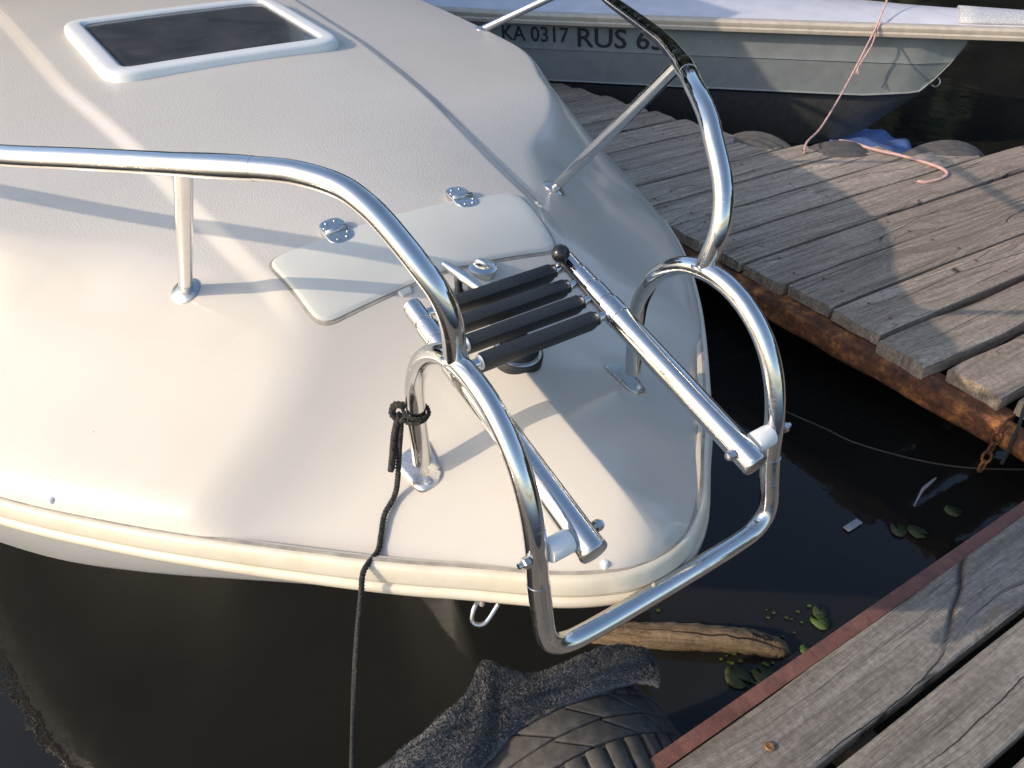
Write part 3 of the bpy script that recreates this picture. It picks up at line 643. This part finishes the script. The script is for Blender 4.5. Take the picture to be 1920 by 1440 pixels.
def tyre_blocks(R, w_, n=34):
    g = []
    for row, (c0, c1, sk, n, fil) in enumerate(((-.49, -.25, .012, 44, .82), (-.232, -.03, .10, 18, .93), (-.012, .18, .10, 18, .93), (.20, .49, -.012, 44, .80))):
        for k in range(n):
            a0 = 2 * math.pi * (k + (.5 if row % 2 else 0)) / n; da = 2 * math.pi / n * fil
            V = []
            for h in (0, 1):
                for (u, vv) in ((0, 0), (1, 0), (1, 1), (0, 1)):
                    c = (c0 + (c1 - c0) * u) * w_; aa = a0 + da * vv + sk * (u - .5) * 2
                    drop = .10 * max(0, abs(c / w_) - .2) ** 1.3 * R * 1.6
                    r = R - .008 - drop + (.017 if h else 0); V.append((c, r * math.sin(aa), r * math.cos(aa)))
            g.append((V, [(0, 3, 2, 1), (4, 5, 6, 7), (0, 1, 5, 4), (1, 2, 6, 5), (2, 3, 7, 6), (3, 0, 4, 7)]))
    return merge(g)
def fixn(o):
    bm = bmesh.new(); bm.from_mesh(o.data); bmesh.ops.recalc_face_normals(bm, faces=bm.faces); bm.to_mesh(o.data); bm.free(); return o
ty = empty('fender_tyre', (-.605, -.135, .022)); tag(ty, 'black car tyre fender with chunky tread beside the near walkway', 'tyre')
Vt, Ft = tyre_geo(.305, .235); fixn(mesh('casing', Vt, Ft, RUBBER, ty))
Vt, Ft = tyre_blocks(.305, .235); o = fixn(mesh('tread_blocks', Vt, Ft, RUBBER, ty, smooth=False, kind='stuff')); bevel(o, .0022, 1); o['kind'] = 'stuff'
ty.rotation_euler = (.3, math.radians(-4), math.radians(-6))
# far dock tyres, hung on the back edge with their crowns above the boards
far_t = [(-2.62, 2.615, 16, 'second'), (-2.33, 2.83, 56, ''), (-2.03, 3.27, 56, ''), (-1.74, 3.70, 56, '')]
lab = ['worn grey tyre on far dock edge nearest the chrome rail', 'worn grey tyre on far dock edge beside the blue patch', 'worn grey tyre on far dock edge with its bead rim showing, right of blue patch', 'worn grey tyre on far dock edge at the right picture border']
Vt, Ft = tyre_geo(.30, .17, 40); tm = None
for (x, y, deg, _), lb in zip(far_t, lab):
    t = empty('dock_edge_tyre', (x, y, .085)); tag(t, lb, 'tyre', 'tyres hung on the far dock edge')
    if tm is None: o = fixn(mesh('casing', Vt, Ft, RUBBERF, t)); tm = o.data
    else: o = link('casing', tm, None, t)
    a = math.radians(deg); t.rotation_euler = (random.uniform(-.1, .1), math.radians(-12), a + math.pi / 2)
# ------------------------------------------------------------------ carpet strip over the near tyre
def mat_carpet():
    m = NT('charcoal_carpet'); v = m.coord(); a = m.noise(v, 260, 3, .7); b = m.noise(v, 30, 3)
    m.set(Base_Color=m.ramp(a, [(.34, (.03, .032, .035)), (.5, (.075, .078, .083)), (.66, (.26, .27, .28))]), Roughness=.95, Specular_IOR_Level=.1, Sheen_Weight=.3)
    m.bump(m.math('ADD', a, b), 1., .008); return m.m
CARP = mat_carpet()
sec = [(-.67, -.70), (-.60, -.62), (-.45, -.34), (-.30, -.17), (-.20, -.08), (-.10, .0), (.02, .10), (.10, .155), (.135, .17)]
outer = [(-.715, -.72, .33), (-.74, -.58, .335), (-.765, -.44, .335), (-.79, -.30, .335), (-.80, -.235, .34), (-.838, -.185, .345), (-.836, -.165, .345), (-.785, -.125, .335), (-.765, -.085, .33), (-.75, .01, .325), (-.735, .085, .315), (-.715, .135, .30), (-.70, .150, .285)]
inner = [(-.60, -.76, .315), (-.615, -.60, .318), (-.64, -.44, .32), (-.665, -.32, .322), (-.675, -.27, .322), (-.685, -.23, .322), (-.69, -.205, .322), (-.688, -.16, .322), (-.684, -.12, .322), (-.675, -.02, .318), (-.662, .06, .305), (-.645, .105, .29), (-.63, .125, .275)]
Oc = catmull(outer, 6); Ic = catmull(inner, 6); V = []; F = []; K = 14
for i in range(len(Oc)):
    o_, n_2 = Oc[i], Ic[i]
    ring = []
    for k in range(K + 1):
        t = k / K; p = o_ * (1 - t) + n_2 * t; p = p + np.array([0, 0, 1]) * (.020 * math.sin(math.pi * t) ** .7 + .004 * math.sin(t * 9 + i * .35)); ring.append(p)
    ring += [n_2 + (.004, 0, -.012), (o_ + n_2) / 2 + (0, 0, -.03), o_ + (.004, 0, -.03)]
    for j_, p in enumerate(ring): V.append(p + rng.normal(0, .0009, 3))
mm = K + 4
for i in range(len(Oc) - 1):
    for k in range(mm): F.append((i * mm + k, (i + 1) * mm + k, (i + 1) * mm + (k + 1) % mm, i * mm + (k + 1) % mm))
F += [tuple(range(mm)), tuple((len(Oc) - 1) * mm + k for k in range(mm))[::-1]]
cp = empty('carpet_strip', (-.7, -.2, .3)); tag(cp, 'charcoal carpet strip folded over the tyre below the bow', 'carpet')
cpm = kid(fixn(mesh('carpet_body', V, F, CARP)), cp)
# short pile
tuft = []; cv_ = np.array(V); idx = [(i, k) for i in range(len(Oc) - 1) for k in range(-1, K)]
Vp = []; Fp = []
for _ in range(22000):
    i, k = idx[rng.integers(len(idx))]; k = k % mm; a, b, c, d = cv_[i * mm + k], cv_[(i + 1) * mm + k], cv_[(i + 1) * mm + (k + 1) % mm], cv_[i * mm + (k + 1) % mm]
    s1, s2 = rng.random(2); p = (a * (1 - s1) + b * s1) * (1 - s2) + (d * (1 - s1) + c * s1) * s2; nn_ = nrm(np.cross(b - a, d - a)); nn_ = nn_ if nn_[2] > 0 else -nn_
    dirv = nrm(nn_ + rng.normal(0, .45, 3)); sd = nrm(np.cross(dirv, rng.normal(0, 1, 3))) * .0014; b0 = len(Vp); h = rng.uniform(.003, .006)
    Vp += [p - sd, p + sd, p + dirv * h]; Fp.append((b0, b0 + 1, b0 + 2))
kid(mesh('pile', Vp, Fp, CARP, smooth=False, kind='stuff'), cp)
# ------------------------------------------------------------------ water finds
BARK = mat_wood('log_bark', (.10, .07, .045), (.26, .185, .115), (.42, .32, .21), .8)
lg = [(-.960, .215, .0), (-.90, .285, .012), (-.83, .37, .022), (-.76, .46, .024), (-.70, .535, .018), (-.655, .585, .004), (-.635, .60, -.006)]
la = math.atan2(-.35, .41) * 1.0; ca, sa = math.cos(la), math.sin(la); lc0 = np.array([-.81, .40, 0])
Lg = np.array(lg) - lc0; rot_ = np.array([[ca, sa * -1, 0], [sa, ca, 0], [0, 0, 1]]); Lg = Lg @ np.array([[math.cos(.707), -math.sin(.707), 0], [math.sin(.707), math.cos(.707), 0], [0, 0, 1]]).T
V, F = tube_geo(catmull(Lg, 8), [.024, .031, .033, .032, .030, .027, .010], 22); V = [np.array(v) + rng.normal(0, .0012, 3) + np.array([0, 0, .0025 * math.sin(i % 22 * 2.4 + .3 * math.sin(i / 22 * .4))]) for i, v in enumerate(V)]
lo_ = mesh('floating_log', V, F, BARK); lo_.location = lc0; lo_.rotation_euler = (0, 0, -.707); tag(lo_, 'sunlit bare log floating below the pulpit cross bar', 'log')
LEAF = simple('lily_leaf', (.065, .11, .022), .5, var=.35, scale=40); LEAFD = simple('old_lily_leaf', (.045, .06, .018), .6, var=.3, scale=30)
leafs = [(-.650, .740, .030, LEAF, 'bright green lily pad beside the steel angle, nearest the log tip'), (-.672, .765, .026, LEAFD, 'dull lily pad overlapping behind the bright green one'), (-.655, .438, .040, LEAFD, 'large dull lily pad in the water below the log'), (-.620, .495, .036, LEAFD, 'dull lily pad between the log and the steel angle'), (-.612, .640, .020, LEAF, 'small green leaf touching the steel angle past the log tip'), (-.735, 1.195, .032, LEAFD, 'dim lily pad, left of the pair in the dark water'), (-.700, 1.235, .034, LEAFD, 'dim lily pad, right of the pair in the dark water'), (-.690, 1.40, .030, LEAFD, 'dim lily pad in dark water closest to the right border')]
def pad_geo(r):
    V = [(0, 0, 0)]; n = 26
    for k in range(n + 1): a = .25 + (2 * math.pi - .5) * k / n; q = r * (1 + .06 * math.sin(3 * a) + rng.normal(0, .015)); V.append((q * math.cos(a), q * .86 * math.sin(a), rng.uniform(0, .004)))
    F = [(0, k, k + 1) for k in range(1, n + 1)]; V2 = [(x, y, z - .0035) for x, y, z in V]; b = len(V)
    F += [(b, b + k + 1, b + k) for k in range(1, n + 1)]; F += [(k, b + k, b + k + 1, k + 1) for k in range(1, n + 1)] + [(0, b, b + 1, 1), (n + 1, b + n + 1, b, 0)]
    return V + V2, F
for x, y, r, mt, lb in leafs:
    V, F = pad_geo(r * .82); o = mesh('lily_pad', V, F, mt); o.location = (x, y, .005); o.rotation_euler.z = random.uniform(0, 6); tag(o, lb, 'lily pad', 'lily pads')
# duckweed specks: many tiny leaves
Vd = []; Fd = []
for c, n, sp in (((-.66, .49), 26, .035), ((-.72, .66), 10, .05), ((-.93, .36), 8, .03), ((-.60, .62), 8, .04)):
    for _ in range(n):
        x, y = c[0] + rng.normal(0, sp), c[1] + rng.normal(0, sp); r = rng.uniform(.003, .007); b = len(Vd)
        Vd += [(x + r * math.cos(a), y + r * math.sin(a), .004 + .002 * math.cos(a)) for a in np.linspace(0, 2 * math.pi, 7)[:-1]]; Fd.append(tuple(range(b, b + 6)))
dw = mesh('duckweed', Vd, Fd, LEAF, smooth=False, kind='stuff'); tag(dw, 'tiny green duckweed specks around the log', 'duckweed')
SCRAP = simple('grey_scrap', (.34, .34, .35), .7)
sc1 = box('floating_scrap', (-.822, 1.10, .006), (.022, .062, .006), SCRAP, bev=.002); tag(sc1, 'small pale flat scrap floating in the dark water', 'scrap')
sc2 = tube('floating_straw', catmull([(-.77, 1.324, .004), (-.795, 1.40, .005), (-.80, 1.43, .005), (-.806, 1.49, .004)], 5), [.002, .005, .006, .003], SCRAP, None, 6); tag(sc2, 'pale crooked straw floating on dark water near the lily pair', 'straw')
dl = tube('water_line', catmull([(-1.31, 1.36, .006), (-1.17, 1.40, .004), (-1.07, 1.42, .004), (-.96, 1.475, .004), (-.85, 1.55, .004), (-.75, 1.65, .005), (-.60, 1.86, .006)], 8), .0030, simple('grey_string', (.06, .055, .05), .8), None, 6); tag(dl, 'thin grey line lying slack on the dark water', 'line')
# wavy blue patch on the water between the grey boat and the dock
BLUE = simple('patch_blue', (.08, .14, .33), .7, var=.35, scale=14, bump=.2)
Q = [(-3.13, 3.92), (-3.06, 4.05), (-2.97, 4.11), (-2.80, 4.07), (-2.66, 4.03), (-2.56, 3.90), (-2.64, 3.70), (-2.80, 3.60), (-2.95, 3.66)]
c = np.mean(Q, 0); V = []; Fq = []
rings = 6; Qd = catmull(Q + [Q[0]], 5)[:-1]; m = len(Qd)
for k in range(rings):
    for q in Qd: p = c + (q - c) * (1 - k / rings * .97); V.append((p[0], p[1], .03 + .012 * math.sin(p[0] * 30) + .010 * math.sin(p[1] * 23 + p[0] * 11)))
for k in range(rings - 1):
    for i in range(m): Fq.append((k * m + i, k * m + (i + 1) % m, (k + 1) * m + (i + 1) % m, (k + 1) * m + i))
Fq.append(tuple((rings - 1) * m + i for i in range(m)))
bs = mesh('blue_patch', V, Fq, BLUE); md = bs.modifiers.new('thick', 'SOLIDIFY'); md.thickness = .006; tag(bs, 'wavy blue patch on the water beyond the far dock edge', 'sheet')
# ------------------------------------------------------------------ grey aluminium boat
gb = empty('grey_boat', (-3.2, 3.6, 0)); tag(gb, 'grey aluminium boat with tan gunwale and registration lettering', 'boat')
GA = np.array([-2.07, 4.36]); gu = np.array([-.82, -.57]); gw = np.array([.57, -.82])
GS = np.array([0, .15, .3, .5, .7, .9, 1.14, 1.5, 1.98, 2.4, 2.87, 3.3, 3.8, 4.4, 5.2])
def gbr(s): return np.interp(s, [0, .3, 1.14, 1.98, 2.87, 3.6, 6], [.10, .17, .34, .5, .66, .74, .76])
def gpt(s, b, z): p = GA + gu * s + gw * b; return np.array([p[0], p[1], z])
ALU = simple('painted_aluminium', (.27, .29, .29), .42, .15, var=.10, scale=14, bump=.10); ALUD = simple('hull_bottom_grey', (.10, .10, .10), .5, .3, var=.2)
TAN = simple('tan_gunwale', (.48, .42, .34), .5, var=.12, scale=20); GDECK = simple('pale_deck_paint', (.55, .54, .58), .4, var=.08, scale=9)
def side_b(s, z): return max(0., (gbr(s) - .05) * min(1, max(0, (s - .42) / .35)) ** .6 - .06 * (.72 - z) / .34)
def keelz(s): return float(np.interp(s, [.42, .5, .6, .75, .95, 1.3, 5.2], [.73, .68, .50, .30, .10, -.12, -.2]))
ss = np.concatenate([np.linspace(.42, 1.3, 16), np.linspace(1.4, 5.2, 20)])
for sd_, nm in ((1, 'near'), (-1, 'far')):
    rows = []
    for s in ss:
        kz = keelz(s); zch = max(.37, kz) + .10 * max(0, (1.0 - s))
        zch = max(zch, kz + .001); col = []
        for z in (.735, .66, .58, .552, .548, .50, .44, zch + .012, zch):
            z = max(z, zch); b = side_b(s, z) 
            if z in (.552,): b += .006
            col.append(gpt(s, sd_ * b, z))
        bb = side_b(s, zch); col += [gpt(s, sd_ * (bb + .012 if bb > .02 else bb), zch - .006), gpt(s, sd_ * max(0, bb - .03), max(kz, zch - .03)), gpt(s, sd_ * max(0, bb - .035), max(kz, zch - .045))]
        col += [gpt(s, sd_ * bb * .5, max(kz, (zch + kz) / 2 - .03)), gpt(s, 0, kz)]
        rows.append(col)
    m = len(rows[0]); V = [p for r in rows for p in r]; n8 = 9
    F1 = [(i * m + k, i * m + k + 1, (i + 1) * m + k + 1, (i + 1) * m + k) for i in range(len(rows) - 1) for k in range(n8)]
    F2 = [(i * m + k, i * m + k + 1, (i + 1) * m + k + 1, (i + 1) * m + k) for i in range(len(rows) - 1) for k in range(n8, m - 1)]
    o = fixn(mesh('hull_side', V, F1, ALU)); kid(sharp(o, 25), gb); o = fixn(mesh('hull_bottom', V, F2, ALUD)); kid(sharp(o, 40), gb)
# gunwale moulding all round and the pale foredeck inside it
gl = np.array([gpt(s, gbr(s), 0)[:2] for s in GS]); gf = np.array([gpt(s, -gbr(s), 0)[:2] for s in GS])
loop = np.vstack([gl[::-1], [gpt(-.05, .05, 0)[:2], gpt(-.05, -.05, 0)[:2]], gf]); lc = catmull(loop, 4)
ln = np.gradient(lc, axis=0); ln = np.stack([ln[:, 1], -ln[:, 0]], 1); ln /= np.linalg.norm(ln, axis=1)[:, None]
if (ln[len(ln) // 2] @ -gu) < 0: ln = -ln
gp = [(-.05, .700), (.0, .700), (.012, .706), (.016, .722), (.010, .730), (.014, .738), (.016, .752), (.006, .764), (-.02, .768), (-.06, .762)]
V = []; m = len(gp)
for i in range(len(lc)):
    for o_, z in gp: V.append((lc[i][0] + ln[i][0] * o_, lc[i][1] + ln[i][1] * o_, z))
F = [(i * m + k, (i + 1) * m + k, (i + 1) * m + (k + 1) % m, i * m + (k + 1) % m) for i in range(len(lc) - 1) for k in range(m)]
kid(sharp(fixn(mesh('gunwale', V, F, TAN)), 40), gb)
V = []; 
for i, s in enumerate(GS):
    for q in np.linspace(-1, 1, 9): V.append(gpt(s, q * (gbr(s) - .045), .757 + .05 * (1 - q * q)))
F = [(i * 9 + k, (i + 1) * 9 + k, (i + 1) * 9 + k + 1, i * 9 + k + 1) for i in range(len(GS) - 1) for k in range(8)]
kid(fixn(mesh('foredeck', V, F, GDECK)), gb)
def mat_pat():
    m = NT('nonslip_panel'); v = m.coord(rnd=False, rot=(0, 0, .6)); ch = m.n('ShaderNodeTexVoronoi'); ch.inputs['Scale'].default_value = 120; m.l(v, ch.inputs['Vector'])
    m.set(Base_Color=m.ramp(ch.outputs['Distance'], [(.1, (.62, .62, .62)), (.5, (.40, .40, .42))]), Roughness=.6); m.bump(ch.outputs['Distance'], .5, .003); return m.m
V = []
for s in np.linspace(.14, .62, 6):
    for q in np.linspace(-.8, .93, 8): V.append(gpt(s, q * (gbr(s) - .045), .772 + .05 * (1 - q * q)))
F = [(i * 8 + k, (i + 1) * 8 + k, (i + 1) * 8 + k + 1, i * 8 + k + 1) for i in range(5) for k in range(7)]
o = fixn(mesh('nonslip_panel', V, F, mat_pat())); md = o.modifiers.new('thick', 'SOLIDIFY'); md.thickness = .012; kid(o, gb)
ec = gpt(.66, 0, .43)
kid(tube('bow_eye', [ec + (.0, .0, .02), ec + (.035, .02, .012), ec + (.05, .02, -.012), ec + (.035, .01, -.034), ec + (0, 0, -.02)], .005, STEEL2, segs=8, smooth_n=5), gb)
# registration letters
INK = simple('black_lettering', (.03, .03, .032), .6)
def lettering(txt, s0, s1, z0, z1):
    cu = bpy.data.curves.new('registration', 'FONT'); cu.body = txt; cu.size = 1; cu.resolution_u = 3; cu.offset = .012
    to = bpy.data.objects.new('tmp', cu); C.objects.link(to); bpy.context.view_layer.update()
    me = bpy.data.meshes.new_from_object(to.evaluated_get(bpy.context.evaluated_depsgraph_get())); bpy.data.objects.remove(to)
    co = np.array([v.co[:] for v in me.vertices]); mn, mx = co.min(0), co.max(0)
    for v in me.vertices:
        tx = (v.co.x - mn[0]) / (mx[0] - mn[0]); tz = (v.co.y - mn[1]) / (mx[1] - mn[1]); s = s0 + (s1 - s0) * tx; z = z0 + (z1 - z0) * tz
        v.co = Vector(gpt(s, side_b(s, z) + .0045, z))
    me.name = 'registration'; o = link('registration', me, INK, None, False); kid(o, gb); return o
lettering('KA 0317', 3.08, 2.68, .592, .680); lettering('RUS 63', 2.63, 2.14, .572, .684)
# ------------------------------------------------------------------ pink rope from the grey boat to the dock
pk = empty('pink_rope', (-2.36, 2.58, .36)); tag(pk, 'thin pink rope tied from the grey boat bow to the far dock', 'rope')
top = gpt(1.02, gbr(1.02) + .012, .75); nail = np.array([-2.365, 2.62, .352])
tpt = np.array(top)
line = catmull([tpt + (-.15, .3, .25), tpt + (-.02, .03, .035), tpt + (.004, -.02, -.0), tpt * .6 + nail * .4 + (0, 0, -.035), tpt * .25 + nail * .75 + (0, 0, -.03), nail + (-.01, .02, .05), nail], 8)
Vr, Fr = braid(line, .0055, 3, .02, 6); kid(mesh('taut_line', Vr, Fr, PINK), pk)
tail = catmull([tpt + (.0, .02, .03), tpt + (.012, -.016, -.01), tpt + (.004, -.02, -.09), tpt + (-.02, -.03, -.16), tpt + (-.03, -.04, -.20)], 8)
Vr, Fr = braid(tail, .0050, 3, .02, 6); kid(mesh('loose_tail', Vr, Fr, PINK), pk)
for k in range(3): kid(tube('frayed_strand', [tail[-1], tail[-1] + (-.006 + .006 * k, -.004 * k, -.02), tail[-1] + (-.012 + .012 * k, .0, -.038)], .0028, PINK, segs=6), pk)
kid(lathe('nail', [(.004, -.03), (.004, .012), (.009, .013), (.009, .016)], nail, (-.3, .2, 1), RUSTF, segs=10), pk)
loose = empty('rope_offcut', (-2.1, 2.9, .36)); tag(loose, 'loose pink rope offcut lying curled on the far dock boards', 'rope')
off = catmull([(-2.363, 2.879, .366), (-2.30, 2.905, .366), (-2.20, 2.92, .362), (-2.069, 2.955, .362), (-1.95, 2.97, .362), (-1.86, 2.965, .362), (-1.81, 2.93, .362), (-1.79, 2.86, .362), (-1.80, 2.77, .361), (-1.83, 2.74, .361)], 8)
Vr, Fr = braid(off, .0075, 3, .028, 7); kid(mesh('offcut_strands', Vr, Fr, PINK), loose)
bpy.context.view_layer.update()

# ------------------------------------------------------------------ unseen wooded bank, added to darken the reflections in water and chrome
FOL = simple('bank_foliage', (.022, .032, .012), .8, var=.5, scale=.6)
Vb = []; Fb = []
for k in range(64):
    az = math.radians(40 + 165 * k / 63 + rng.normal(0, 1.2)); rr = rng.uniform(30, 40); hh = rng.uniform(8, 14); cx, cy = rr * math.cos(az), rr * math.sin(az); wd = rng.uniform(2.2, 3.6)
    for _ in range(800):
        d_ = rng.normal(0, 1, 3); d_ /= np.linalg.norm(d_); q = rng.random() ** .33
        p = np.array([cx + d_[0] * wd * q, cy + d_[1] * wd * q, hh * .5 + d_[2] * hh * .5 * q]); a = rng.normal(0, .42, 3); b = rng.normal(0, .42, 3); i0 = len(Vb)
        if p[2] < .1: continue
        Vb += [p - a, p + b, p + a, p - b]; Fb.append((i0, i0 + 1, i0 + 2, i0 + 3))
wb_ = mesh('unseen_bank', Vb, Fb, FOL, smooth=False, kind='stuff'); tag(wb_, 'unseen dark green wooded bank, added to darken the reflections', 'trees')
bpy.context.view_layer.update()
